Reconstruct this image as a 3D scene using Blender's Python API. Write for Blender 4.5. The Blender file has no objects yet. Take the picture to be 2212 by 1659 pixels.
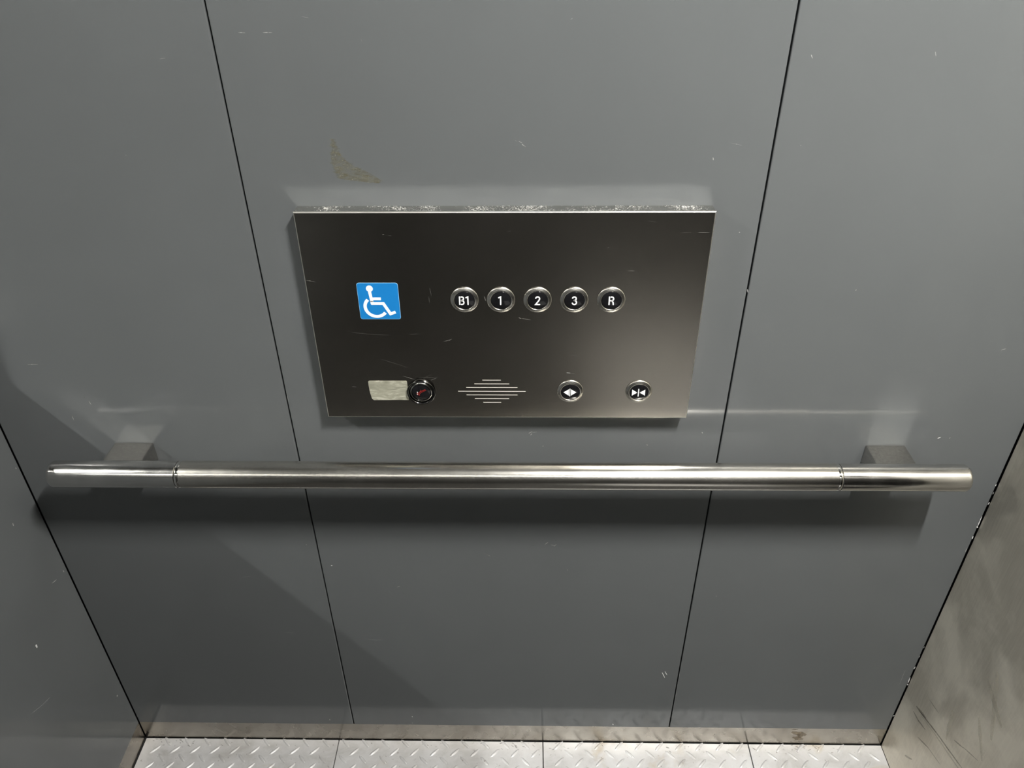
import bpy, bmesh, math, random
from mathutils import Vector, Matrix

# ------------------------------------------------------------------ scene, camera, light
S = bpy.context.scene
COL = S.collection
random.seed(7)

cam_data = bpy.data.cameras.new('camera')
cam_data.sensor_fit = 'HORIZONTAL'
cam_data.sensor_width = 36.0
cam_data.lens = 1703.478 / 2212.0 * 36.0
cam_data.clip_start = 0.02
cam = bpy.data.objects.new('camera', cam_data)
COL.objects.link(cam)
_r = Vector((0.99984273, 0.01583424, -0.00798685))
_u = Vector((-0.00230993, 0.56279541, 0.826593))
_f = Vector((-0.01758343, 0.82644456, -0.56274347))
_m = Matrix((_r, _u, -_f)).transposed().to_4x4()
_m.translation = Vector((0.014365, -0.915035, 1.5))
cam.matrix_world = _m
S.camera = cam

world = bpy.data.worlds.new('world')
world.use_nodes = True
world.node_tree.nodes['Background'].inputs[0].default_value = (0.02, 0.02, 0.02, 1)
world.node_tree.nodes['Background'].inputs[1].default_value = 0.2
S.world = world

S.view_settings.view_transform = 'Standard'
S.view_settings.look = 'None'
S.view_settings.gamma = 1.0
S.view_settings.use_curve_mapping = False
S.view_settings.exposure = 0.0
S.cycles.use_denoising = True
S.cycles.use_guiding = True
S.cycles.use_surface_guiding = True
S.cycles.guiding_training_samples = 24
S.cycles.sample_clamp_indirect = 12.0
S.cycles.blur_glossy = 0.0
S.cycles.caustics_reflective = True
S.cycles.use_light_tree = False
S.cycles.max_bounces = 5
S.cycles.diffuse_bounces = 3
S.cycles.glossy_bounces = 4
S.cycles.transparent_max_bounces = 20
S.cycles.time_limit = 1100.0
S.cycles.use_adaptive_sampling = True
S.cycles.adaptive_threshold = 0.05

LAMP_WATT = 65.0            # short ceiling strip lamp
GLOW = 12.0                  # strength of the light box added on the opposite wall
LAMP_COLOUR = (1.0, 0.985, 0.945, 1)

# room dimensions (metres): visible wall is y = 0, room lies at y < 0
XL, XR = -0.7613, 0.7305
GL, GR = -0.3280, 0.3006
ZB = 0.0538                 # skirting height
ZC = 2.36                   # ceiling height
YB = -1.75                  # opposite wall

# ------------------------------------------------------------------ material helpers
def new_mat(name):
    m = bpy.data.materials.new(name)
    m.use_nodes = True
    nt = m.node_tree
    b = nt.nodes['Principled BSDF']
    return m, nt, b

def N(nt, kind, **kw):
    n = nt.nodes.new(kind)
    for k, v in kw.items():
        setattr(n, k, v)
    return n

def noise(nt, scale, detail=4, rough=0.55, stretch=None, coord='Object', dist=0.0):
    tc = N(nt, 'ShaderNodeTexCoord')
    mp = N(nt, 'ShaderNodeMapping')
    nt.links.new(tc.outputs[coord], mp.inputs[0])
    if stretch:
        mp.inputs['Scale'].default_value = stretch
    n = N(nt, 'ShaderNodeTexNoise')
    n.inputs['Scale'].default_value = scale
    n.inputs['Detail'].default_value = detail
    n.inputs['Roughness'].default_value = rough
    n.inputs['Distortion'].default_value = dist
    nt.links.new(mp.outputs[0], n.inputs['Vector'])
    return n.outputs['Fac']

def ramp(nt, src, stops):
    r = N(nt, 'ShaderNodeValToRGB')
    e = r.color_ramp.elements
    while len(e) > len(stops):
        e.remove(e[-1])
    while len(e) < len(stops):
        e.new(0.5)
    for i, (p, c) in enumerate(stops):
        e[i].position = p
        e[i].color = c if len(c) == 4 else (*c, 1)
    nt.links.new(src, r.inputs[0])
    return r.outputs[0]

def remap(nt, src, a, b, c, d):
    r = N(nt, 'ShaderNodeMapRange')
    r.inputs[1].default_value = a; r.inputs[2].default_value = b
    r.inputs[3].default_value = c; r.inputs[4].default_value = d
    nt.links.new(src, r.inputs[0])
    return r.outputs[0]

def mixc(nt, fac, a, b, mode='MIX'):
    m = N(nt, 'ShaderNodeMix', data_type='RGBA', blend_type=mode)
    if isinstance(fac, (int, float)):
        m.inputs[0].default_value = fac
    else:
        nt.links.new(fac, m.inputs[0])
    for i, v in ((6, a), (7, b)):
        if isinstance(v, (tuple, list)):
            m.inputs[i].default_value = v if len(v) == 4 else (*v, 1)
        else:
            nt.links.new(v, m.inputs[i])
    return m.outputs[2]

def bump(nt, b, src, strength, distance):
    n = N(nt, 'ShaderNodeBump')
    n.inputs['Strength'].default_value = strength
    n.inputs['Distance'].default_value = distance
    nt.links.new(src, n.inputs['Height'])
    nt.links.new(n.outputs[0], b.inputs['Normal'])

def plain(name, col, rough=0.5, metal=0.0, spec=0.5, coat=0.0):
    m, nt, b = new_mat(name)
    b.inputs['Base Color'].default_value = (*col, 1)
    b.inputs['Roughness'].default_value = rough
    b.inputs['Metallic'].default_value = metal
    b.inputs['Specular IOR Level'].default_value = spec
    if coat:
        b.inputs['Coat Weight'].default_value = coat
        b.inputs['Coat Roughness'].default_value = 0.05
    # light procedural variation so that nothing is perfectly uniform
    v = noise(nt, 60, 3)
    nt.links.new(remap(nt, v, 0, 1, max(0.02, rough - 0.05), min(1, rough + 0.05)), b.inputs['Roughness'])
    return m

# painted steel wall panels
def make_paint(name, col):
    m, nt, b = new_mat(name)
    big = noise(nt, 2.2, 3)
    c = mixc(nt, remap(nt, big, 0.3, 0.7, 0, 1), tuple(v * 0.95 for v in col), tuple(v * 1.05 for v in col))
    nt.links.new(c, b.inputs['Base Color'])
    sm = noise(nt, 5, 5, 0.6)
    nt.links.new(remap(nt, sm, 0.3, 0.75, 0.105, 0.14), b.inputs['Roughness'])
    b.inputs['Specular IOR Level'].default_value = 0.30
    return m
M_PAINT = make_paint('grey_paint', (0.108, 0.1145, 0.1175))
M_DARKGAP = plain('dark_gap', (0.01, 0.01, 0.01), 0.8)

def make_steel(name, dark, light, r0, r1, stretch, scale=60, blotch=5.0, aniso=0.0, rot=0.0, blotch_lo=0.35, blotch_hi=0.65):
    m, nt, b = new_mat(name)
    b.inputs['Metallic'].default_value = 1.0
    streak = noise(nt, scale, 4, 0.6, stretch)
    blot = noise(nt, blotch, 5, 0.6, dist=0.4)
    f = remap(nt, blot, blotch_lo, blotch_hi, 0, 1)
    c = mixc(nt, f, dark, light)
    c = mixc(nt, remap(nt, streak, 0.3, 0.7, 0.0, 0.22), c, tuple(v * 1.25 for v in light))
    nt.links.new(c, b.inputs['Base Color'])
    ro = mixc(nt, f, (r0, r0, r0), (r1, r1, r1))
    nt.links.new(ro, b.inputs['Roughness'])
    b.inputs['Anisotropic'].default_value = aniso
    b.inputs['Anisotropic Rotation'].default_value = rot
    bump(nt, b, streak, 0.05, 0.0002)
    return m
M_PLATE = make_steel('brushed_steel_plate', (0.36, 0.34, 0.30), (0.40, 0.38, 0.34), 0.25, 0.27, (3, 3, 160), 12, 3)
M_HOUSING = None
M_SKIRT = make_steel('worn_steel_skirting', (0.26, 0.24, 0.21), (0.33, 0.31, 0.275), 0.22, 0.32, (6, 6, 40), 10, 14)
M_RETURN = make_steel('worn_steel_return', (0.62, 0.585, 0.505), (0.80, 0.765, 0.675), 0.44, 0.52, (30, 30, 2), 10, 9.0, blotch_lo=0.42, blotch_hi=0.60)
M_RETURN.node_tree.nodes['Principled BSDF'].inputs['Metallic'].default_value = 0.85
M_DOOR = make_steel('brushed_steel_door', (0.14, 0.13, 0.115), (0.18, 0.17, 0.15), 0.24, 0.30, (30, 30, 2), 10, 3.0)
M_TUBE = make_steel('brushed_steel_tube', (0.62, 0.60, 0.55), (0.68, 0.66, 0.61), 0.20, 0.26, (300, 1, 1), 3, 5)
M_CAP = make_steel('polished_steel', (0.68, 0.67, 0.65), (0.74, 0.73, 0.71), 0.13, 0.19, (8, 80, 80), 5, 30)
M_BRACKET = make_steel('cast_steel', (0.50, 0.48, 0.45), (0.62, 0.60, 0.56), 0.14, 0.24, (1, 1, 1), 500, 260)
M_CHROME = plain('chrome', (0.80, 0.79, 0.75), 0.08, 1.0)
M_BEZEL = plain('satin_chrome', (0.88, 0.86, 0.80), 0.24, 1.0)
M_BLACKCHROME = plain('black_chrome', (0.10, 0.10, 0.10), 0.12, 1.0)
M_EDGE = plain('bright_steel_edge', (0.82, 0.80, 0.74), 0.38, 1.0)
M_SLOT = plain('painted_lit_slot_edge', (0.85, 0.83, 0.76), 0.55, 0.2)  # pale non-metal colour paints in the light caught by the slot edges
M_BLACK = plain('black_gloss', (0.008, 0.008, 0.009), 0.10, 0.0, 0.5)
M_WHITE = plain('white_inlay', (0.88, 0.88, 0.88), 0.4)
M_RED = plain('worn_red_ink', (0.22, 0.012, 0.010), 0.5)
M_BLUE = plain('blue_vinyl', (0.010, 0.190, 0.520), 0.35)
M_STICKWHITE = plain('white_vinyl', (0.80, 0.86, 0.90), 0.4)
M_STICKEDGE = plain('pale_blue_vinyl_edge', (0.25, 0.50, 0.75), 0.4)
M_CEIL = plain('ceiling_paint', (0.12, 0.12, 0.117), 0.5)
M_ADDED_MAT = plain('bounce_absorbing_mat', (0.022, 0.021, 0.020), 0.75)  # for the added mats that soak up floor bounce
M_OPP = plain('darkened_opposite_wall', (0.025, 0.025, 0.024), 0.4)  # dark finish added to the unseen opposite wall to deepen reflections
M_MIRROR = plain('mirror_silver', (0.92, 0.93, 0.92), 0.0, 1.0)
for l in list(M_MIRROR.node_tree.links):
    if l.to_socket.name == 'Roughness':
        M_MIRROR.node_tree.links.remove(l)
M_MIRROR.node_tree.nodes['Principled BSDF'].inputs['Roughness'].default_value = 0.0

# dusty housing top: steel with pale dust flecks
def make_dusty():
    m, nt, b = new_mat('dusty_steel')
    d = noise(nt, 520, 4, 0.7)
    d2 = noise(nt, 22, 3)
    mul = N(nt, 'ShaderNodeMath', operation='MULTIPLY')
    nt.links.new(d, mul.inputs[0]); nt.links.new(remap(nt, d2, 0.3, 0.7, 0.75, 1.2), mul.inputs[1])
    f = remap(nt, mul.outputs[0], 0.55, 0.68, 0, 1)
    nt.links.new(mixc(nt, f, (0.68, 0.67, 0.63), (0.62, 0.61, 0.58)), b.inputs['Base Color'])
    nt.links.new(remap(nt, f, 0, 1, 1.0, 0.0), b.inputs['Metallic'])
    nt.links.new(remap(nt, f, 0, 1, 0.07, 0.9), b.inputs['Roughness'])
    bump(nt, b, mul.outputs[0], 0.12, 0.0004)
    return m
M_HOUSING = make_dusty()

# worn masking tape
def make_tape():
    m, nt, b = new_mat('worn_tape')
    a = noise(nt, 75, 6, 0.65, (0.45, 1, 1.6), dist=1.6)
    nt.links.new(ramp(nt, a, [(0.30, (0.22, 0.22, 0.17)), (0.5, (0.31, 0.305, 0.24)), (0.66, (0.48, 0.47, 0.39))]), b.inputs['Base Color'])
    b.inputs['Roughness'].default_value = 0.6
    bump(nt, b, a, 0.4, 0.0006)
    return m
M_TAPE = make_tape()

# aluminium tread plate with trodden-in dirt
def make_tread():
    m, nt, b = new_mat('tread_plate_metal')
    a = noise(nt, 14, 6, 0.65, dist=0.5)
    c = ramp(nt, a, [(0.30, (0.355, 0.345, 0.335)), (0.5, (0.45, 0.445, 0.445)), (0.72, (0.51, 0.51, 0.515))])
    sp = noise(nt, 130, 3, 0.6)
    c = mixc(nt, remap(nt, sp, 0.66, 0.74, 0, 0.75), c, (0.10, 0.08, 0.06))
    rust = noise(nt, 9, 4, 0.6, dist=1.0)
    c = mixc(nt, remap(nt, rust, 0.62, 0.75, 0, 0.45), c, (0.36, 0.28, 0.16))
    nt.links.new(c, b.inputs['Base Color'])
    b.inputs['Metallic'].default_value = 0.22
    nt.links.new(remap(nt, a, 0.3, 0.7, 0.50, 0.36), b.inputs['Roughness'])
    bump(nt, b, noise(nt, 60, 4), 0.15, 0.001)
    return m
M_TREAD = make_tread()

# pale scuffs and the yellowish smear: flat wear on the paint
def make_scuff(name, col, alpha):
    m, nt, b = new_mat(name)
    b.inputs['Base Color'].default_value = (*col, 1)
    b.inputs['Roughness'].default_value = 0.7
    n = noise(nt, 700, 3)
    nt.links.new(remap(nt, n, 0.3, 0.6, alpha * 0.6, alpha), b.inputs['Alpha'])
    return m
M_HAIR = [make_scuff('hairline_faint', (0.5, 0.49, 0.45), 0.16), make_scuff('hairline_mid', (0.55, 0.54, 0.5), 0.3), make_scuff('hairline_bright', (0.8, 0.8, 0.78), 0.6)]
M_SCUFF = [make_scuff('scuff_faint', (0.60, 0.60, 0.58), 0.28), make_scuff('scuff_mid', (0.66, 0.66, 0.64), 0.5), make_scuff('chip_bright', (0.85, 0.85, 0.84), 0.95)]
def make_smear():
    m, nt, b = new_mat('yellowish_smear')
    n = noise(nt, 60, 6, 0.7, (1, 1, 2.2), dist=0.8)
    nt.links.new(ramp(nt, n, [(0.3, (0.20, 0.19, 0.125)), (0.6, (0.235, 0.22, 0.14)), (0.75, (0.29, 0.275, 0.20))]), b.inputs['Base Color'])
    b.inputs['Roughness'].default_value = 0.6
    n2 = noise(nt, 130, 4, 0.7, (0.5, 1, 1.5))
    nt.links.new(remap(nt, n2, 0.25, 0.6, 0.08, 0.26), b.inputs['Alpha'])
    return m
M_SMEAR = make_smear()

M_GRIME = make_scuff('grime', (0.12, 0.10, 0.075), 0.42)
M_RUST = make_scuff('rust_stain', (0.20, 0.13, 0.05), 0.45)
M_RUB = make_scuff('rubbed_bright', (0.62, 0.60, 0.53), 0.35)

def make_emit(name, col, power):
    m, nt, b = new_mat(name)
    b.inputs['Base Color'].default_value = (0.8, 0.8, 0.8, 1)
    b.inputs['Emission Color'].default_value = col
    b.inputs['Emission Strength'].default_value = power
    return m
M_LAMP = make_emit('strip_lamp_lens', LAMP_COLOUR, 3.0)
M_DIFF = make_emit('added_light_box_face', (1.0, 0.98, 0.93, 1), GLOW)  # glow of the added light box
M_LAMP.cycles.emission_sampling = 'NONE'
M_DIFF.cycles.emission_sampling = 'NONE'

# ------------------------------------------------------------------ geometry helpers
def link(name, bm, mat, parent=None, smooth=False, kind=None, label=None, cat=None, group=None):
    bmesh.ops.recalc_face_normals(bm, faces=bm.faces)
    me = bpy.data.meshes.new(name)
    bm.to_mesh(me); bm.free()
    for m in (mat if isinstance(mat, (list, tuple)) else [mat]):
        me.materials.append(m)
    if smooth:
        for p in me.polygons:
            p.use_smooth = True
    o = bpy.data.objects.new(name, me)
    COL.objects.link(o)
    return tag(o, parent, kind, label, cat, group)

def tag(o, parent=None, kind=None, label=None, cat=None, group=None):
    if parent is not None: o.parent = parent
    if kind: o['kind'] = kind
    if label: o['label'] = label
    if cat: o['category'] = cat
    if group: o['group'] = group
    return o

def thing(name, loc, label, cat, group=None):
    o = bpy.data.objects.new(name, None)
    o.empty_display_size = 0.05
    o.location = loc
    COL.objects.link(o)
    return tag(o, None, None, label, cat, group)

def box(bm, x0, x1, y0, y1, z0, z1, bev=0.0, seg=2):
    vs = [bm.verts.new(c) for c in ((x0,y0,z0),(x1,y0,z0),(x1,y1,z0),(x0,y1,z0),(x0,y0,z1),(x1,y0,z1),(x1,y1,z1),(x0,y1,z1))]
    fs = [bm.faces.new([vs[i] for i in f]) for f in ((0,1,5,4),(1,2,6,5),(2,3,7,6),(3,0,4,7),(4,5,6,7),(3,2,1,0))]
    if bev:
        es = {e for f in fs for e in f.edges}
        bmesh.ops.bevel(bm, geom=list(es), offset=bev, segments=seg, profile=0.5, affect='EDGES')
    return bm

def abox(*a, **k):
    return box(bmesh.new(), *a, **k)

def lathe(profile, seg=48, axis='Y', closed=False):
    """profile: (radius, height along -y, i.e. towards the room)"""
    bm = bmesh.new()
    rings = []
    for r, h in profile:
        if r < 1e-6:
            rings.append([bm.verts.new((0, -h, 0))])
        else:
            rings.append([bm.verts.new((r*math.cos(2*math.pi*i/seg), -h, r*math.sin(2*math.pi*i/seg))) for i in range(seg)])
    pairs = list(zip(rings, rings[1:]))
    if closed: pairs.append((rings[-1], rings[0]))
    for a, b in pairs:
        for i in range(seg):
            j = (i+1) % seg
            if len(a) == 1 and len(b) == 1: continue
            if len(a) == 1: bm.faces.new((a[0], b[i], b[j]))
            elif len(b) == 1: bm.faces.new((a[i], b[0], a[j]))
            else: bm.faces.new((a[i], b[i], b[j], a[j]))
    return bm

def lathe_x(profile, seg=48):
    """profile: (x, radius) turned about the x axis"""
    bm = bmesh.new(); rings = []
    for x, r in profile:
        if r < 1e-6: rings.append([bm.verts.new((x, 0, 0))])
        else: rings.append([bm.verts.new((x, r*math.cos(2*math.pi*i/seg), r*math.sin(2*math.pi*i/seg))) for i in range(seg)])
    for a, b in zip(rings, rings[1:]):
        for i in range(seg):
            j = (i+1) % seg
            if len(a) == 1: bm.faces.new((a[0], b[i], b[j]))
            elif len(b) == 1: bm.faces.new((a[i], b[0], a[j]))
            else: bm.faces.new((a[i], b[i], b[j], a[j]))
    return bm

def smooth_by_angle(o, deg=35):
    me = o.data
    bm = bmesh.new(); bm.from_mesh(me)
    for f in bm.faces: f.smooth = True
    for e in bm.edges:
        if len(e.link_faces) == 2 and e.calc_face_angle(0) > math.radians(deg): e.smooth = False
    bm.to_mesh(me); bm.free()
    return o

def prism(bm, poly, y0, y1, mi=0):
    """extrude an (x, z) outline from y0 (back) to y1 (front, towards the room)"""
    a = [bm.verts.new((x, y0, z)) for x, z in poly]
    b = [bm.verts.new((x, y1, z)) for x, z in poly]
    n = len(poly)
    fs = [bm.faces.new(b), bm.faces.new(list(reversed(a)))]
    for i in range(n):
        j = (i+1) % n
        fs.append(bm.faces.new((a[i], a[j], b[j], b[i])))
    for f in fs: f.material_index = mi
    return bm

def stroke(bm, pts, w, y0, y1, caps=True, mi=0):
    """polyline of constant width with round ends as one raised ribbon, (x, z) points"""
    pts = [Vector(p) for p in pts]
    n = len(pts); L = []; R = []
    for i, p in enumerate(pts):
        if i == 0: d = (pts[1]-pts[0]).normalized(); s = 1
        elif i == n-1: d = (pts[-1]-pts[-2]).normalized(); s = 1
        else:
            d1 = (p-pts[i-1]).normalized(); d2 = (pts[i+1]-p).normalized()
            d = (d1+d2).normalized(); s = 1/max(0.45, d.dot(d1))
        nrm = Vector((-d.y, d.x))*(w/2*s)
        L.append(p+nrm); R.append(p-nrm)
    out = list(L)
    if caps:
        d = (pts[-1]-pts[-2]).normalized(); a0 = math.atan2(d.y, d.x)+math.pi/2
        out += [pts[-1]+Vector((math.cos(a0-k*math.pi/5), math.sin(a0-k*math.pi/5)))*(w/2) for k in range(1, 5)]
    out += list(reversed(R))
    if caps:
        d = (pts[0]-pts[1]).normalized(); a0 = math.atan2(d.y, d.x)+math.pi/2
        out += [pts[0]+Vector((math.cos(a0-k*math.pi/5), math.sin(a0-k*math.pi/5)))*(w/2) for k in range(1, 5)]
    prism(bm, [(v.x, v.y) for v in out], y0, y1, mi)

def arc(cx, cz, r, a0, a1, n=14, rz=None):
    rz = rz or r
    return [(cx+r*math.cos(math.radians(a0+(a1-a0)*i/n)), cz+rz*math.sin(math.radians(a0+(a1-a0)*i/n))) for i in range(n+1)]

def marks(bm, rows, plane, off):
    """thin irregular lens-shaped scuffs lying on a wall; rows (u0, v0, u1, v1, width, strength)"""
    for u0, v0, u1, v1, w, s in rows:
        a = Vector((u0, v0)); b = Vector((u1, v1)); d = b-a
        if d.length < w: d = Vector((w, w*0.3)); b = a+d
        n = Vector((-d.y, d.x)).normalized()*(w/2)
        up, dn = [], []
        k = 5
        for i in range(k+1):
            t = i/k; p = a+d*t
            h = (0.35+0.65*math.sin(math.pi*min(0.97, max(0.03, t))))*random.uniform(0.7, 1.25)
            up.append(p+n*h); dn.append(p-n*h*random.uniform(0.8, 1.1))
        vs = [bm.verts.new(plane(p.x, p.y, off)) for p in up+list(reversed(dn))]
        f = bm.faces.new(vs)
        f.material_index = 0 if s < 0.33 else (1 if s < 0.7 else 2)

# ------------------------------------------------------------------ wear on the surfaces (metres on the surface)
# each row: start, end, width, strength
WALL_MARKS = [
    (-0.2977,1.3366,-0.2902,1.3361,0.00071,0.35), (-0.2710,1.3364,-0.2609,1.3364,0.00070,0.40), (-0.2272,1.3523,-0.2185,1.3504,0.00060,0.25),
    (-0.3905,1.3100,-0.3842,1.3105,0.00082,0.20), (-0.4598,1.2029,-0.4565,1.2029,0.00066,0.30), (0.0609,1.3476,0.0633,1.3485,0.00069,0.30),
    (-0.1653,1.3289,-0.1641,1.3256,0.00060,0.25), (0.0057,1.2179,0.0094,1.2157,0.00086,0.35), (0.0089,1.2146,0.0132,1.2114,0.00108,0.40),
    (0.0009,1.2189,0.0035,1.2173,0.00064,0.25), (0.3235,1.3110,0.3258,1.3072,0.00100,0.35), (0.4564,1.3132,0.4588,1.3084,0.00099,0.30),
    (0.3311,1.2109,0.3324,1.2126,0.00085,0.30), (0.2325,1.1982,0.2334,1.1949,0.00119,0.35), (0.2515,1.2149,0.2637,1.2122,0.00053,0.20),
    (0.2770,1.1043,0.2780,1.1049,0.00142,0.60), (0.2998,1.0257,0.3017,1.0210,0.00119,0.70), (0.6552,0.9343,0.6607,0.9365,0.00111,0.45),
    (0.6539,0.9328,0.6573,0.9336,0.00074,0.30), (0.4390,1.0237,0.4397,1.0257,0.00095,0.35), (0.6143,0.7828,0.6182,0.7853,0.00160,0.90),
    (0.6310,0.7828,0.6324,0.7846,0.00133,0.50), (-0.6813,0.9083,-0.6669,0.9083,0.00079,0.45), (-0.6194,0.8564,-0.6190,0.8491,0.00067,0.30),
    (-0.6147,0.8458,-0.6133,0.8392,0.00081,0.35), (-0.6476,0.8191,-0.6476,0.8107,0.00082,0.35), (0.0186,0.7896,0.0240,0.7930,0.00095,0.50),
    (0.0214,0.7861,0.0234,0.7896,0.00095,0.45), (0.0240,0.7913,0.0308,0.7922,0.00068,0.40), (0.0152,0.7947,0.0179,0.7964,0.00068,0.30),
    (0.2709,0.7932,0.2726,0.7907,0.00134,0.45), (0.1929,0.7696,0.1944,0.7679,0.00136,0.35), (0.0393,0.7654,0.0407,0.7663,0.00110,0.50),
    (-0.3111,0.5081,-0.3089,0.5070,0.00265,1.00), (-0.3454,0.5579,-0.3440,0.5568,0.00122,0.60), (-0.4692,0.4784,-0.4503,0.4820,0.00079,0.20),
    (-0.4186,0.3349,-0.3995,0.3339,0.00101,0.25), (-0.2830,0.3289,-0.2645,0.3304,0.00101,0.30), (-0.2699,0.3187,-0.2576,0.3162,0.00168,0.20),
    (-0.2594,0.3149,-0.2441,0.3164,0.00168,0.20), (-0.0543,0.5400,-0.0415,0.5325,0.00107,0.25), (0.0226,0.5588,0.0301,0.5589,0.00075,0.30),
    (0.0369,0.5547,0.0460,0.5547,0.00076,0.30), (0.0459,0.5611,0.0511,0.5664,0.00090,0.40), (0.0557,0.5601,0.0610,0.5591,0.00105,0.45),
    (0.0603,0.5570,0.0647,0.5613,0.00091,0.40), (0.0623,0.5697,0.0652,0.5718,0.00075,0.30), (0.0839,0.5017,0.0854,0.5017,0.00108,0.40),
    (0.3394,0.4403,0.3411,0.4391,0.00126,0.40), (0.2514,0.5426,0.2568,0.5416,0.00075,0.30), (0.2688,0.2292,0.2756,0.2126,0.00137,0.80),
    (0.2736,0.2320,0.2790,0.2210,0.00154,1.00), (-0.2108,0.0607,-0.2090,0.0591,0.00139,0.50), (0.7148,0.1992,0.7138,0.2410,0.00103,0.25),
    (-0.2046,0.4569,-0.1996,0.4592,0.00079,0.35), (-0.2175,0.4463,-0.2172,0.4416,0.00128,0.30), (-0.1979,0.4429,-0.1919,0.4383,0.00080,0.25),
    (0.5660,0.4577,0.5699,0.4578,0.00093,0.30), (-0.2090,0.0826,-0.2083,0.0795,0.00184,0.80), (-0.4839,0.2655,-0.4801,0.2629,0.00086,0.20),
    (0.1873,0.0642,0.1894,0.0596,0.00219,0.90), (-0.3742,0.0705,-0.3739,0.0658,0.00185,0.40), (0.7282,0.6913,0.7284,0.6950,0.00153,0.80),
    (0.7296,0.6533,0.7301,0.6581,0.00170,0.90), (0.7283,0.6288,0.7285,0.6058,0.00143,0.90), (0.7274,0.6068,0.7298,0.6038,0.00217,1.00),
    (0.7284,0.5854,0.7289,0.5792,0.00160,0.90), (0.7297,0.6743,0.7299,0.6800,0.00112,0.60), (0.7287,0.2453,0.7293,0.2521,0.00202,0.80),
    (0.7287,0.2205,0.7294,0.2022,0.00187,0.90), (0.7301,0.1966,0.7298,0.2008,0.00257,1.00), (0.7292,0.0980,0.7311,0.1011,0.00231,0.80),
    (0.7285,0.2790,0.7287,0.2843,0.00133,0.60), (0.7294,0.3053,0.7296,0.3105,0.00131,0.50), (0.7271,0.5499,0.7274,0.5583,0.00104,0.50),
]
LEFT_MARKS = [
    (-0.1269,0.4612,-0.1271,0.4546,0.00425,1.00), (-0.1922,0.3792,-0.1692,0.3665,0.00152,0.30), (-0.1692,0.3665,-0.1506,0.3588,0.00158,0.30),
    (-0.0599,0.6611,-0.0606,0.6561,0.00219,0.40), (-0.0430,0.5091,-0.0309,0.5044,0.00157,0.40), (-0.0096,0.5032,-0.0095,0.4986,0.00191,0.35),
    (-0.0219,0.1744,-0.0208,0.1699,0.00366,0.50), (-0.0078,0.7265,-0.0073,0.7233,0.00175,0.40),
]
PANEL_MARKS = [
    (-0.2153,0.9727,-0.1911,0.9699,0.00061,0.30), (-0.1911,0.9699,-0.1667,0.9686,0.00061,0.25), (-0.1390,0.9700,-0.1267,0.9707,0.00061,0.25),
    (-0.0950,0.9587,-0.0862,0.9616,0.00074,0.35), (-0.0875,0.9601,-0.0837,0.9630,0.00086,0.45), (0.0046,0.9953,0.0082,0.9939,0.00084,0.35),
    (0.0094,0.9939,0.0202,0.9919,0.00084,0.35), (0.0696,0.9098,0.0747,0.9091,0.00075,0.80), (0.0747,0.9091,0.0810,0.9076,0.00050,0.35),
    (0.0743,0.9380,0.0830,0.9366,0.00049,0.35), (-0.1539,0.9040,-0.1372,0.8979,0.00063,0.35), (-0.1318,0.9017,-0.1065,0.9018,0.00063,0.20),
    (-0.1157,0.8972,-0.1072,0.9010,0.00064,0.55), (-0.1257,0.8995,-0.1196,0.9041,0.00051,0.30), (-0.1190,0.9041,-0.1144,0.9071,0.00051,0.25),
    (-0.1609,1.1107,-0.1586,1.1113,0.00091,0.35), (-0.1543,1.1095,-0.1497,1.1095,0.00057,0.25), (0.1133,1.0934,0.1161,1.0934,0.00068,0.45),
    (0.1422,1.0621,0.1497,1.0621,0.00069,0.40), (0.2221,1.1133,0.2360,1.1133,0.00067,0.35), (0.2009,1.1133,0.2132,1.1133,0.00045,0.20),
    (0.1605,1.1282,0.1717,1.1264,0.00044,0.20), (-0.1081,1.0382,-0.1065,1.0263,0.00082,0.25), (-0.1101,1.0263,-0.1096,1.0163,0.00071,0.20),
    (-0.2641,1.0493,-0.2527,1.0467,0.00071,0.40), (-0.0390,1.0264,-0.0374,1.0197,0.00118,0.60), (-0.0085,1.1148,-0.0040,1.1154,0.00056,0.20),
    (-0.1828,0.9316,-0.1524,0.9205,0.00050,0.12), (-0.1524,0.9205,-0.1465,0.9168,0.00050,0.15), (-0.0208,0.9134,-0.0146,0.9111,0.00050,0.30),
    (-0.2259,0.8861,-0.2196,0.8854,0.00160,0.25),
]
SMEAR = [(-0.2132,1.2225),(-0.2103,1.2203),(-0.2066,1.2129),(-0.2052,1.2033),(-0.1987,1.1958),(-0.1892,1.1882),(-0.1721,1.1806),(-0.1574,1.1705),(-0.1644,1.1685),(-0.1779,1.1690),(-0.1913,1.1714),(-0.2032,1.1722),(-0.2120,1.1745),(-0.2136,1.1853),(-0.2163,1.1928),(-0.2156,1.2033),(-0.2129,1.2122),]

# ------------------------------------------------------------------ setting
# floor: dark sub-floor, four tread plates with raised lugs
floor = link('floor', abox(XL-0.05, XR+0.30, YB-0.05, 0.03, -0.06, -0.006), M_DARKGAP, kind='structure',
             label='silver tread-plate lift floor in four plates', cat='floor')
SEAMS = [XL+0.001, -0.3643, 0.0505, 0.4642, XR+0.0005]

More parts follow.
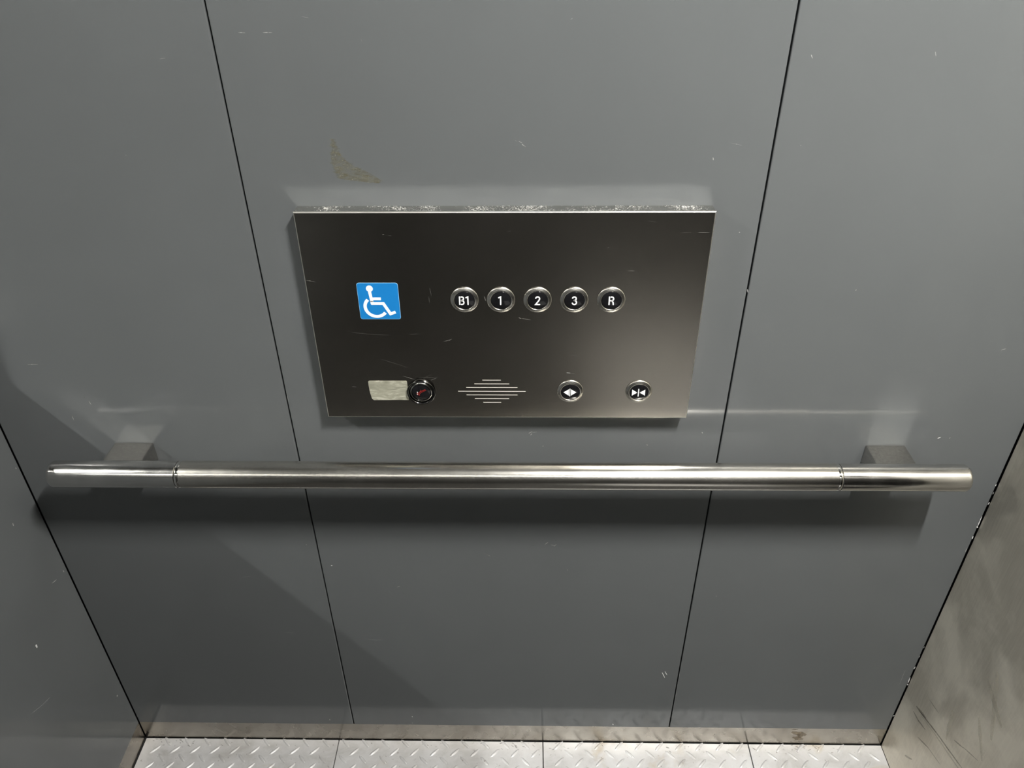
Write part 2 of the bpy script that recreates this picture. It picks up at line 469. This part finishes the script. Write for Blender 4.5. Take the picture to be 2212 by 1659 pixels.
def lug(bm, cx, cy, ang, z=0.0, ln=0.0135, w=0.0030, h=0.0017):
    ca, sa = math.cos(ang), math.sin(ang)
    def P(u, v, zz): return bm.verts.new((cx+u*ca-v*sa, cy+u*sa+v*ca, zz))
    base = [(-ln,0),(-ln*0.62,w),(0,w*1.15),(ln*0.62,w),(ln,0),(ln*0.62,-w),(0,-w*1.15),(-ln*0.62,-w)]
    top = [(-ln*0.72,0),(-ln*0.5,w*0.4),(0,w*0.5),(ln*0.5,w*0.4),(ln*0.72,0),(ln*0.5,-w*0.4),(0,-w*0.5),(-ln*0.5,-w*0.4)]
    b = [P(u, v, z-0.0003) for u, v in base]; t = [P(u, v, z+h) for u, v in top]
    for i in range(8):
        j = (i+1) % 8
        bm.faces.new((b[i], b[j], t[j], t[i]))
    bm.faces.new(t)

for k in range(4):
    x0, x1 = SEAMS[k]+0.0009, SEAMS[k+1]-0.0009
    pl = link('tread_plate', abox(x0, x1, YB+0.004, -0.0012, -0.006, 0.0, bev=0.0006, seg=1), M_TREAD, floor)
    bm = bmesh.new()
    flip = k >= 2
    xo = -0.7327 if not flip else 0.1425
    row = 0
    y = -0.0085
    while y > YB+0.03:
        prim = (row % 2 == 1)             # rows at -26, -60 ... lean one way, the rows between the other
        ang = math.radians(45 if prim != flip else -45)
        off = xo if prim else xo+0.0202
        i0 = math.ceil((x0+0.011-off)/0.0404); i1 = math.floor((x1-0.011-off)/0.0404)
        for i in range(i0, i1+1):
            lug(bm, off+i*0.0404, y-0.0005*random.random(), ang+random.uniform(-0.03, 0.03))
        y -= 0.0172; row += 1
    o = link('tread_lugs', bm, M_TREAD, pl, kind='stuff')
    smooth_by_angle(o, 50)

# visible wall: dark backing with three painted panels and open joints between them
wall_back = link('wall_back', abox(XL-0.05, XR+0.30, 0.014, 0.05, -0.06, ZC+0.05), M_DARKGAP, kind='structure',
                 label='grey painted lift wall of three tall panels behind the handrail', cat='wall')
def panel_mesh(x0, x1, z0, z1, bev=0.0016):
    bm = abox(x0, x1, 0.0, 0.012, z0, z1)
    es = [e for e in bm.edges if all(abs(v.co.y) < 1e-6 for v in e.verts) and abs(e.verts[0].co.x-e.verts[1].co.x) < 1e-6]
    bmesh.ops.bevel(bm, geom=es, offset=bev, segments=3, profile=0.5, affect='EDGES')
    return bm
spans = [(XL+0.0008, GL-0.0010), (GL+0.0010, GR-0.0010), (GR+0.0010, XR-0.0010)]
plane_b = lambda u, v, off: (u, -off, v)
for a, b in spans:
    pn = link('panel', panel_mesh(a, b, ZB, ZC-0.002), M_PAINT, wall_back)
    bm = bmesh.new()
    marks(bm, [r for r in WALL_MARKS if a-0.002 < r[0] < b+0.002 and r[1] > ZB+0.004], plane_b, 0.00025)
    link('scuff_marks', bm, M_SCUFF, pn, kind='stuff')
    if a < -0.2 < b:
        bm = bmesh.new()
        def inside(px, pz):
            c = False
            for i in range(len(SMEAR)):
                (xa, za), (xb, zb) = SMEAR[i], SMEAR[i-1]
                if (za > pz) != (zb > pz) and px < (xb-xa)*(pz-za)/(zb-za)+xa: c = not c
            return c
        bm.faces.new([bm.verts.new((px, -0.0001, pz)) for px, pz in SMEAR])
        got = 0
        while got < 150:                       # many short thin dabs, denser towards the middle
            px, pz = random.uniform(-0.217, -0.156), random.uniform(1.167, 1.223)
            if not inside(px, pz): continue
            got += 1
            wd, hd, tl = random.uniform(0.0015, 0.0045), random.uniform(0.0004, 0.0012), random.uniform(-0.6, 0.2)
            off = 0.00015+got*4e-7
            bm.faces.new([bm.verts.new((px+wd*math.cos(a)-hd*math.sin(a)*tl, -off, pz+hd*math.sin(a)+wd*math.cos(a)*tl*0.35)) for a in [k*math.pi/3 for k in range(6)]])
        link('smear', bm, M_SMEAR, pn, kind='stuff', label='dried yellowish smear on the grey paint')

base_back = link('baseboard_back', abox(XL+0.001, XR-0.001, 0.0008, 0.012, 0.0006, ZB-0.0002), M_SKIRT, kind='structure',
                 label='worn stainless skirting strip under the three grey panels', cat='skirting')

bm = bmesh.new()
marks(bm, [(0.545, 0.040, 0.575, 0.030, 0.014, 1), (0.550, 0.022, 0.572, 0.016, 0.012, 1), (0.543, 0.048, 0.556, 0.049, 0.003, 1), (0.558, 0.034, 0.568, 0.022, 0.010, 1)], plane_b, -0.0006)
for f in bm.faces: f.material_index = 0
link('rust_stain', bm, M_RUST, base_back, kind='stuff')
# dirt trodden into the joint between plates and skirting
bm = bmesh.new()
rows = []
for i in range(70):
    x = random.choice((random.uniform(XL+0.01, XR-0.02), random.uniform(-0.2, 0.1), random.uniform(-0.75, -0.66), random.uniform(0.53, 0.6)))
    y = -0.003-abs(random.gauss(0, 0.006))
    rows.append((x, y, x+random.uniform(0.002, 0.007), y-random.uniform(-0.003, 0.005), random.uniform(0.0008, 0.0025), 1))
marks(bm, rows, lambda u, v, off: (u, v, off), 0.0003)
for f in bm.faces: f.material_index = 0
link('joint_dirt', bm, M_GRIME, floor, kind='stuff')

# left wall: painted panel with its own skirting
wall_left = link('wall_left', abox(XL-0.05, XL-0.014, YB-0.05, 0.014, -0.06, ZC+0.05), M_DARKGAP, kind='structure',
                 label='grey painted side wall at the left edge', cat='wall')
bm = abox(XL-0.012, XL, YB+0.003, -0.0008, ZB, ZC-0.002)
es = [e for e in bm.edges if all(abs(v.co.x-XL) < 1e-6 for v in e.verts) and abs(e.verts[0].co.z-e.verts[1].co.z) > 0.5]
bmesh.ops.bevel(bm, geom=es, offset=0.001, segments=2, profile=0.5, affect='EDGES')
pn = link('panel', bm, M_PAINT, wall_left)
bm = bmesh.new()
marks(bm, LEFT_MARKS, lambda u, v, off: (XL+off, u, v), 0.00025)
link('scuff_marks', bm, M_SCUFF, pn, kind='stuff')
link('baseboard_left', abox(XL-0.012, XL-0.0008, YB+0.003, -0.0008, 0.0006, ZB-0.0002), M_SKIRT, kind='structure',
     label='stainless skirting strip on the left side wall', cat='skirting')

# right side: stainless return panel with a rolled edge at the corner, door opening and door beyond
JAMB = -0.37
wall_right = link('wall_right', abox(XR+0.004, XR+0.30, JAMB+0.004, 0.013, -0.06, ZC+0.05), M_DARKGAP, kind='structure',
                  label='worn stainless front wall at the right edge', cat='wall')
def return_mesh():
    bm = bmesh.new()
    prof = [(XR+0.0038, -0.0004)]
    r = 0.0025
    for i in range(7):
        a = math.radians(90*i/6)
        prof.append((XR+r-r*math.sin(a), -0.0006-r+r*math.cos(a)))
    prof += [(XR, JAMB+r)]
    for i in range(1, 7):
        a = math.radians(90*i/6)
        prof.append((XR+r-r*math.cos(a), JAMB+r-r*math.sin(a)))
    prof += [(XR+0.06, JAMB), (XR+0.06, JAMB+0.003), (XR+0.0045, JAMB+0.0045), (XR+0.0045, -0.0004)]
    lo = [bm.verts.new((x, y, 0.0008)) for x, y in prof]
    hi = [bm.verts.new((x, y, ZC-0.002)) for x, y in prof]
    for i in range(len(prof)):
        j = (i+1) % len(prof)
        bm.faces.new((lo[i], lo[j], hi[j], hi[i]))
    bm.faces.new(lo); bm.faces.new(list(reversed(hi)))
    return bm
o = link('return_panel', return_mesh(), M_RETURN, wall_right)
smooth_by_angle(o, 40)
plane_r = lambda u, v, off: (XR-off, u, v)
def wear(name, rows, mat, off):
    bm = bmesh.new(); marks(bm, rows, plane_r, off)
    for f in bm.faces: f.material_index = 0
    link(name, bm, mat, o, kind='stuff')
wear('grime_streaks', [(-0.042, 0.194, -0.075, 0.208, 0.006, 1), (-0.052, 0.197, -0.110, 0.219, 0.0045, 1), (-0.090, 0.213, -0.150, 0.233, 0.0035, 1), (-0.140, 0.229, -0.190, 0.247, 0.004, 1),
     (-0.041, 0.177, -0.066, 0.180, 0.004, 1), (-0.060, 0.179, -0.086, 0.189, 0.003, 1), (-0.064, 0.246, -0.096, 0.255, 0.002, 1), (-0.076, 0.152, -0.110, 0.172, 0.0025, 1), (-0.105, 0.170, -0.148, 0.186, 0.002, 1), (-0.150, 0.262, -0.174, 0.278, 0.0025, 1), (-0.172, 0.278, -0.208, 0.300, 0.002, 1)], M_GRIME, 0.0002)
wear('rubbed_streaks', [(-0.060, 0.196, -0.120, 0.217, 0.003, 1), (-0.110, 0.213, -0.190, 0.238, 0.004, 1), (-0.069, 0.079, -0.088, 0.098, 0.005, 1), (-0.150, 0.43, -0.215, 0.40, 0.010, 1), (-0.160, 0.46, -0.210, 0.36, 0.012, 1), (-0.170, 0.36, -0.215, 0.31, 0.010, 1), (-0.120, 0.30, -0.135, 0.24, 0.010, 1)], M_RUB, 0.00025)
door = link('door_1', abox(XR+0.045, XR+0.075, YB+0.002, JAMB-0.004, 0.001, ZC-0.16), M_DOOR, kind='structure',
            label='closed stainless lift door beside the return panel', cat='door')
link('trim_1', abox(XR, XR+0.09, YB+0.002, JAMB-0.0005, ZC-0.155, ZC-0.001), M_DOOR, kind='structure',
     label='stainless header above the lift door', cat='trim')

wall_front = link('wall_front', abox(XL-0.05, XR+0.30, YB-0.05, YB, -0.06, ZC+0.05), M_OPP, kind='structure',
                  label='unseen wall opposite the control panel, darkened to absorb bounce light', cat='wall')
ceiling = link('ceiling', abox(XL-0.05, XR+0.30, YB-0.05, 0.05, ZC, ZC+0.05), M_CEIL, kind='structure',
               label='pale painted lift ceiling', cat='ceiling')

# ceiling lamp: a short strip light running away from the visible wall, towards the door side
LX, LY = 0.52, -0.87
dl = thing('strip_light', (LX, LY, ZC), 'short narrow ceiling strip light near the door side', 'ceiling light')
link('channel', abox(-0.026, 0.026, -0.16, 0.16, -0.008, -0.0005, bev=0.002, seg=1), M_CHROME, dl)
link('lens', abox(-0.017, 0.017, -0.145, 0.145, -0.0105, -0.0075, bev=0.001, seg=1), M_LAMP, dl)
ld = bpy.data.lights.new('strip_lamp', 'AREA')
ld.shape = 'RECTANGLE'; ld.size = 0.034; ld.size_y = 0.28; ld.energy = LAMP_WATT; ld.color = LAMP_COLOUR[:3]
lo = bpy.data.objects.new('strip_lamp', ld); COL.objects.link(lo)
lo.parent = dl; lo.location = (0, 0, -0.012)

# light box added out of view, for highlights on rail and brackets
dp = thing('added_light_box', (0, YB, 2.10), 'added long narrow glowing box on the unseen opposite wall, for reflections', 'added light')
HX, HZ = 0.70, 0.038
for c in ((-HX-0.012, HX+0.012, HZ, HZ+0.012), (-HX-0.012, HX+0.012, -HZ-0.012, -HZ), (-HX-0.012, -HX, -HZ, HZ), (HX, HX+0.012, -HZ, HZ)):
    link('frame_bar', abox(c[0], c[1], 0.0005, 0.034, c[2], c[3]), M_CHROME, dp)
link('lit_face', abox(-HX+0.0005, HX-0.0005, 0.0005, 0.028, -HZ+0.0005, HZ-0.0005), M_DIFF, dp)

# unseen dark mats added to absorb floor bounce, clear of the skirting
def ribbed(x0, x1, y0, y1, pitch=0.03, h0=0.004, h1=0.007):
    prof = [(x0, 0.0), (x0, h0)]
    x = x0+0.02
    while x < x1-0.03:
        prof += [(x, h0), (x+0.003, h1), (x+pitch*0.5, h1), (x+pitch*0.5+0.003, h0)]
        x += pitch
    prof += [(x1, h0), (x1, 0.0)]
    return prism(bmesh.new(), prof, y1, y0)
for x1, y0, y1, lb in ((XR-0.004, -0.950, -0.075, 'added dark ribbed mat absorbing floor bounce nearest the panelled wall'), (0.25, YB+0.01, -0.952, 'smaller added dark ribbed mat absorbing floor bounce by the opposite wall')):
    mat_o = link('added_dark_mat', ribbed(XL+0.004, x1, y0, y1), M_ADDED_MAT, label=lb, cat='mat', group='added dark mats on the floor')
    mat_o.location = (0, 0, 0.0018)

# mirror on the left wall, leaning a little into the car
mir = thing('wall_mirror', (XL+0.006, 0, 0.926), 'wide frameless mirror high on the left side wall', 'mirror')
o = link('glass', abox(-0.004, 0.0, -1.45, -0.030, 0.0, 1.15, bev=0.0008, seg=1), M_MIRROR, mir)
mir.rotation_euler = (0, math.radians(2.65), 0)
for yy in (-1.2, -0.3):                      # blocks behind the glass
    link('mount', abox(-0.052, -0.0045, yy-0.02, yy+0.02, 1.05, 1.12), M_DARKGAP, mir)

# ------------------------------------------------------------------ control panel
T = 0.0206
PX0, PX1, PZ0, PZ1 = -0.2663, 0.2408, 0.8334, 1.1399
pc = ((PX0+PX1)/2, (PZ0+PZ1)/2)
cop = thing('control_panel', (0, 0, 0), 'brushed stainless wheelchair-height lift control panel above the handrail', 'control panel')
FT = 0.0030                                  # faceplate thickness
# housing behind the faceplate
link('housing', abox(PX0+0.0006, PX1-0.0006, -(T-FT), 0.0004, PZ0+0.0006, PZ1-0.0006), M_HOUSING, cop)

SLOTS = [(-0.0452, -0.0198, 0.8976), (-0.0563, -0.0084, 0.8914), (-0.0678, 0.0029, 0.8853), (-0.0793, 0.0142, 0.8790),
         (-0.0678, 0.0028, 0.8729), (-0.0564, -0.0088, 0.8665), (-0.0449, -0.0200, 0.8602)]
SH = 0.00075                                 # half height of a slot
def faceplate():
    bm = bmesh.new()
    c = 0.0015
    xs = sorted({PX0+c, PX1-c, *[s[0] for s in SLOTS], *[s[1] for s in SLOTS]})
    zs = sorted({PZ0+c, PZ1-c, *[s[2]-SH for s in SLOTS], *[s[2]+SH for s in SLOTS]})
    cache = {}
    def V(x, y, z):
        k = (round(x, 6), round(y, 6), round(z, 6))
        if k not in cache: cache[k] = bm.verts.new((x, y, z))
        return cache[k]
    def inslot(x, z): return any(a < x < b and abs(z-s) < SH for a, b, s in SLOTS)
    for i in range(len(xs)-1):
        for j in range(len(zs)-1):
            mx, mz = (xs[i]+xs[i+1])/2, (zs[j]+zs[j+1])/2
            y = -T
            if inslot(mx, mz): continue
            bm.faces.new((V(xs[i], y, zs[j]), V(xs[i+1], y, zs[j]), V(xs[i+1], y, zs[j+1]), V(xs[i], y, zs[j+1])))
    for a, b, s in SLOTS:                    # slot walls and floor
        ya, yb = -T, -T+0.0016
        z0, z1 = s-SH, s+SH
        A = [bm.verts.new(q) for q in ((a, ya, z0), (b, ya, z0), (b, ya, z1), (a, ya, z1))]
        B = [bm.verts.new(q) for q in ((a, yb, z0), (b, yb, z0), (b, yb, z1), (a, yb, z1))]
        for i in range(4):
            j = (i+1) % 4
            f = bm.faces.new((A[i], A[j], B[j], B[i])); f.material_index = 3
        f = bm.faces.new(B); f.material_index = 2
    # chamfer and rim (ring of points around the plate)
    inn = [(PX0+c, PZ0+c), (PX1-c, PZ0+c), (PX1-c, PZ1-c), (PX0+c, PZ1-c)]
    out = [(PX0, PZ0), (PX1, PZ0), (PX1, PZ1), (PX0, PZ1)]
    def mid(p, q, t): return (p[0]+(q[0]-p[0])*t, p[1]+(q[1]-p[1])*t)
    prof = [(0.0, 0.0), (0.45, 0.12), (0.8, 0.42), (1.0, 1.0)]
    rings = [[bm.verts.new((*[mid(inn[i], out[i], t)[0]], -T+c*h, mid(inn[i], out[i], t)[1])) for i in range(4)] for t, h in prof]
    rings.append([bm.verts.new((out[i][0], -T+FT, out[i][1])) for i in range(4)])
    rings.append([bm.verts.new((inn[i][0], -T+FT, inn[i][1])) for i in range(4)])
    for a, b in zip(rings, rings[1:]):
        for i in range(4):
            j = (i+1) % 4
            f = bm.faces.new((a[i], a[j], b[j], b[i])); f.material_index = 1
    return bm
link('faceplate', faceplate(), [M_PLATE, M_EDGE, M_BLACK, M_SLOT], cop)
bm = bmesh.new()
marks(bm, PANEL_MARKS, lambda u, v, off: (u, -T-off, v), 0.00015)
link('scratches', bm, M_HAIR, cop, kind='stuff')

# push buttons
BEZEL = [(0.0182, 0.0), (0.0182, 0.0008), (0.0177, 0.0014), (0.0168, 0.0018), (0.0150, 0.0026), (0.0141, 0.0030), (0.0136, 0.0030), (0.0131, 0.0026), (0.0129, 0.0014)]
CAP = [(0.0129, 0.0014), (0.0127, 0.0024), (0.0122, 0.0027), (0.0, 0.0028)]
def button(x, z, label):
    b = link('push_button', lathe(BEZEL, 56), M_BEZEL, cop, label=label)
    smooth_by_angle(b, 50)
    b.location = (x, -T, z)
    c = link('button_cap', lathe(CAP, 48), M_BLACK, b)
    smooth_by_angle(c, 50)
    return b
YS0, YS1 = -0.0026, -0.00305
def glyph(b, name, strokes=(), polys=(), w=0.0017):
    bm = bmesh.new()
    for s in strokes: stroke(bm, [(x/1000, z/1000) for x, z in s], w, YS0, YS1)
    for q in polys: prism(bm, [(x/1000, z/1000) for x, z in q], YS0, YS1)
    return link(name, bm, M_WHITE, b)

def g_one(ox): return [[(ox-2.1, 4.3), (ox+0.2, 5.4), (ox+0.2, -5.4)]]
def g_B(ox):
    return [[(ox-2.6, 5.3), (ox-2.6, -5.3)],
            [(ox-0.6, 5.3)] + arc(ox+0.5, 2.95, 2.0, 90, -75, 8, 2.35) + [(ox-0.4, 0.2)],
            [(ox-0.4, -0.1)] + arc(ox+0.6, -2.65, 2.2, 75, -90, 8, 2.65) + [(ox-0.6, -5.3)]]
def g_R(ox):
    return [[(ox-2.7, 5.3), (ox-2.7, -5.4)],
            [(ox-0.7, 5.3)] + arc(ox+0.4, 2.7, 2.3, 90, -90, 8, 2.6) + [(ox-1.3, 0.1)],
            [(ox+0.6, 0.0), (ox+2.2, -2.2), (ox+2.7, -5.4)]]
g_two = [arc(0, 2.9, 2.5, 165, -25, 10, 2.6) + [(1.4, 0.0), (-2.5, -5.4), (2.6, -5.4)]]
g_three = [arc(-0.1, 2.9, 2.4, 160, -80, 10, 2.5) + [(-0.5, 0.3)], [(-0.5, 0.3)] + arc(0.1, -2.6, 2.7, 80, -160, 11, 2.85)]
BZ = 1.0215
b = button(-0.0644, BZ, 'floor button marked B1'); glyph(b, 'numeral', g_B(-3.5) + g_one(4.3))
b = button(-0.0177, BZ, 'floor button marked 1'); glyph(b, 'numeral', g_one(-0.6))
b = button(0.0291, BZ, 'floor button marked 2'); glyph(b, 'numeral', g_two)
b = button(0.0759, BZ, 'floor button marked 3'); glyph(b, 'numeral', g_three)
b = button(0.1230, BZ, 'floor button marked R'); glyph(b, 'numeral', g_R(0))
b = button(0.0755, 0.8794, 'door-open button with arrows pointing apart')
glyph(b, 'arrows', [[(-0.6, 5.3), (-0.5, -6.2)]], [[(-9.3, -0.2), (-2.1, 4.8), (-2.0, -5.6)], [(0.9, 4.8), (8.2, -0.2), (1.0, -5.6)]], 0.0013)
b = button(0.1698, 0.8793, 'door-close button with arrows pointing together')
glyph(b, 'arrows', [[(-0.7, 5.4), (-0.7, -6.2)]], [[(-9.6, 4.7), (-2.4, -0.3), (-9.5, -5.2)], [(8.3, 4.7), (8.5, -5.2), (1.0, -0.3)]], 0.0014)

# alarm button: dark guard collar, bright inner ring, black cap with a worn red mark
al = link('alarm_button', lathe([(0.0199, 0.0), (0.0199, 0.0034), (0.0192, 0.0045), (0.0182, 0.0048), (0.0174, 0.0044), (0.0170, 0.0030), (0.0168, 0.0010)], 56), M_BLACKCHROME, cop,
          label='black ringed alarm button with a worn red symbol')
smooth_by_angle(al, 50); al.location = (-0.1300, -T, 0.8784)
o = link('inner_ring', lathe([(0.0168, 0.0010), (0.0163, 0.0022), (0.0152, 0.0026), (0.0143, 0.0036), (0.0137, 0.0036), (0.0133, 0.0026), (0.0131, 0.0012)], 56), M_CHROME, al); smooth_by_angle(o, 50)
o = link('button_cap', lathe([(0.0131, 0.0012), (0.0129, 0.0022), (0.0124, 0.0025), (0.0, 0.0026)], 48), M_BLACK, al); smooth_by_angle(o, 50)
bm = bmesh.new()
for s, w in (([(-5.5, -2.6), (-3.5, -0.4), (-1.0, 1.4), (2.0, 3.0), (5.5, 4.6)], 1.0), ([(-4.2, -3.6), (-2.2, -2.0), (0.2, 0.2), (3.2, 1.8), (6.6, 3.2)], 0.7), ([(-6.2, -1.5), (-5.0, -3.8), (-2.8, -4.4)], 1.1), ([(-0.4, 4.2), (-1.6, 1.2)], 0.6)):
    stroke(bm, [(x/1000, z/1000) for x, z in s], w/1000, -0.0024, -0.00285)
link('worn_symbol', bm, M_RED, al)
bm = bmesh.new()
stroke(bm, [(-0.0056, 0.0006), (-0.0052, -0.0012)], 0.0008, -0.0024, -0.00288)
stroke(bm, [(-0.0062, -0.0030), (-0.0050, -0.0036)], 0.0006, -0.0024, -0.00288)
link('chipped_spot', bm, M_WHITE, al)

# pale tape stuck beside the alarm button
def tape_mesh():
    bm = bmesh.new()
    q = [(-0.2022, 0.8945), (-0.2010, 0.8958), (-0.1500, 0.8958), (-0.1489, 0.8945), (-0.1485, 0.8780), (-0.1490, 0.8637), (-0.1600, 0.8640), (-0.1975, 0.8635), (-0.2000, 0.8660), (-0.2016, 0.8760), (-0.2024, 0.8880)]
    prism(bm, q, -T, -T-0.0005)
    return bm
link('tape', tape_mesh(), M_TAPE, cop, label='blank strip of worn pale tape')

# wheelchair sticker
def rrect(x0, x1, z0, z1, r, n=5):
    out = []
    for cx, cz, a in ((x1-r, z1-r, 0), (x0+r, z1-r, 90), (x0+r, z0+r, 180), (x1-r, z0+r, 270)):
        out += [(cx+r*math.cos(math.radians(a+90*i/n)), cz+r*math.sin(math.radians(a+90*i/n))) for i in range(n+1)]
    return out
SXC, SZC = -0.1745, 1.0192
bm = bmesh.new(); prism(bm, rrect(-0.0265, 0.0262, -0.0264, 0.0263, 0.0032), 0.0, -0.00030)
st = link('wheelchair_sticker', bm, M_STICKEDGE, cop, label='square blue sticker with white wheelchair symbol')
st.location = (SXC, -T, SZC)
bm = bmesh.new(); prism(bm, rrect(-0.0260, 0.0257, -0.0259, 0.0258, 0.0029), -0.0001, -0.00042)
link('blue_field', bm, M_BLUE, st)
bm = bmesh.new()
y0, y1 = -0.0003, -0.00052
mm = lambda pts: [(x/1000, z/1000) for x, z in pts]
prism(bm, mm(arc(-10.4, 18.2, 4.5, 0, 345, 23)), y0, y1)
stroke(bm, mm([(-10.9, 16.5), (-9.1, -0.5)]), 0.0040, y0, y1-0.00001, caps=False)
stroke(bm, mm([(-9.0, 3.6), (2.9, 3.6)]), 0.0040, y0, y1-0.00002, caps=False)
stroke(bm, mm([(-10.6, -3.1), (5.2, -3.1), (13.2, -18.2), (20.0, -15.6)]), 0.0041, y0, y1-0.00003, caps=False)
stroke(bm, mm([(-9.3, 0.5), (-9.0, -4.0)]), 0.0040, y0, y1-0.00001, caps=False)
stroke(bm, mm(arc(-4.6, -8.0, 14.1, 133, 323, 26)), 0.0043, y0, y1, caps=False)
link('wheelchair_symbol', bm, M_STICKWHITE, st)

# ------------------------------------------------------------------ handrail
RY, RZ, RR = -0.067, 0.7655, 0.0195
rail = thing('handrail', (0, RY, RZ), 'round stainless handrail on two square brackets below the control panel', 'handrail')
XA, XB = -0.6620, 0.6320
JL, JR = -0.4763, 0.4503
o = link('tube', lathe_x([(JL+0.0030, RR*0.5), (JL+0.0030, RR-0.0004), (JL+0.0034, RR), (JR-0.0030, RR), (JR-0.0026, RR-0.0004), (JR-0.0026, RR*0.5)], 72), M_TUBE, rail); smooth_by_angle(o, 40)
for s, j, e in ((-1, JL, XA), (1, JR, XB)):
    f = 0.0065
    prof = [(j+s*0.0030, RR*0.5), (j+s*0.0030, RR-0.0004), (j+s*0.0034, RR)]
    prof += [(e-s*f, RR)] + [(e-s*f*(1-math.sin(math.radians(a))), RR-f*(1-math.cos(math.radians(a)))) for a in range(10, 91, 10)] + [(e, 0.0)]
    o = link('end_cap', lathe_x(prof, 72), M_CAP, rail); smooth_by_angle(o, 40)
    o = link('joint_ring', lathe_x([(j-0.0026, RR*0.5), (j-0.0026, RR-0.0006), (j-0.0022, RR-0.0003), (j+0.0022, RR-0.0003), (j+0.0026, RR-0.0006), (j+0.0026, RR*0.5)], 72), M_CHROME, rail); smooth_by_angle(o, 40)
for x0, x1 in ((-0.5992, -0.5415), (0.5138, 0.5706)):
    bm = bmesh.new()
    box(bm, x0, x1, 0.010, 0.0672, -0.028, 0.0042, bev=0.0012, seg=2)
    link('bracket', bm, M_BRACKET, rail)
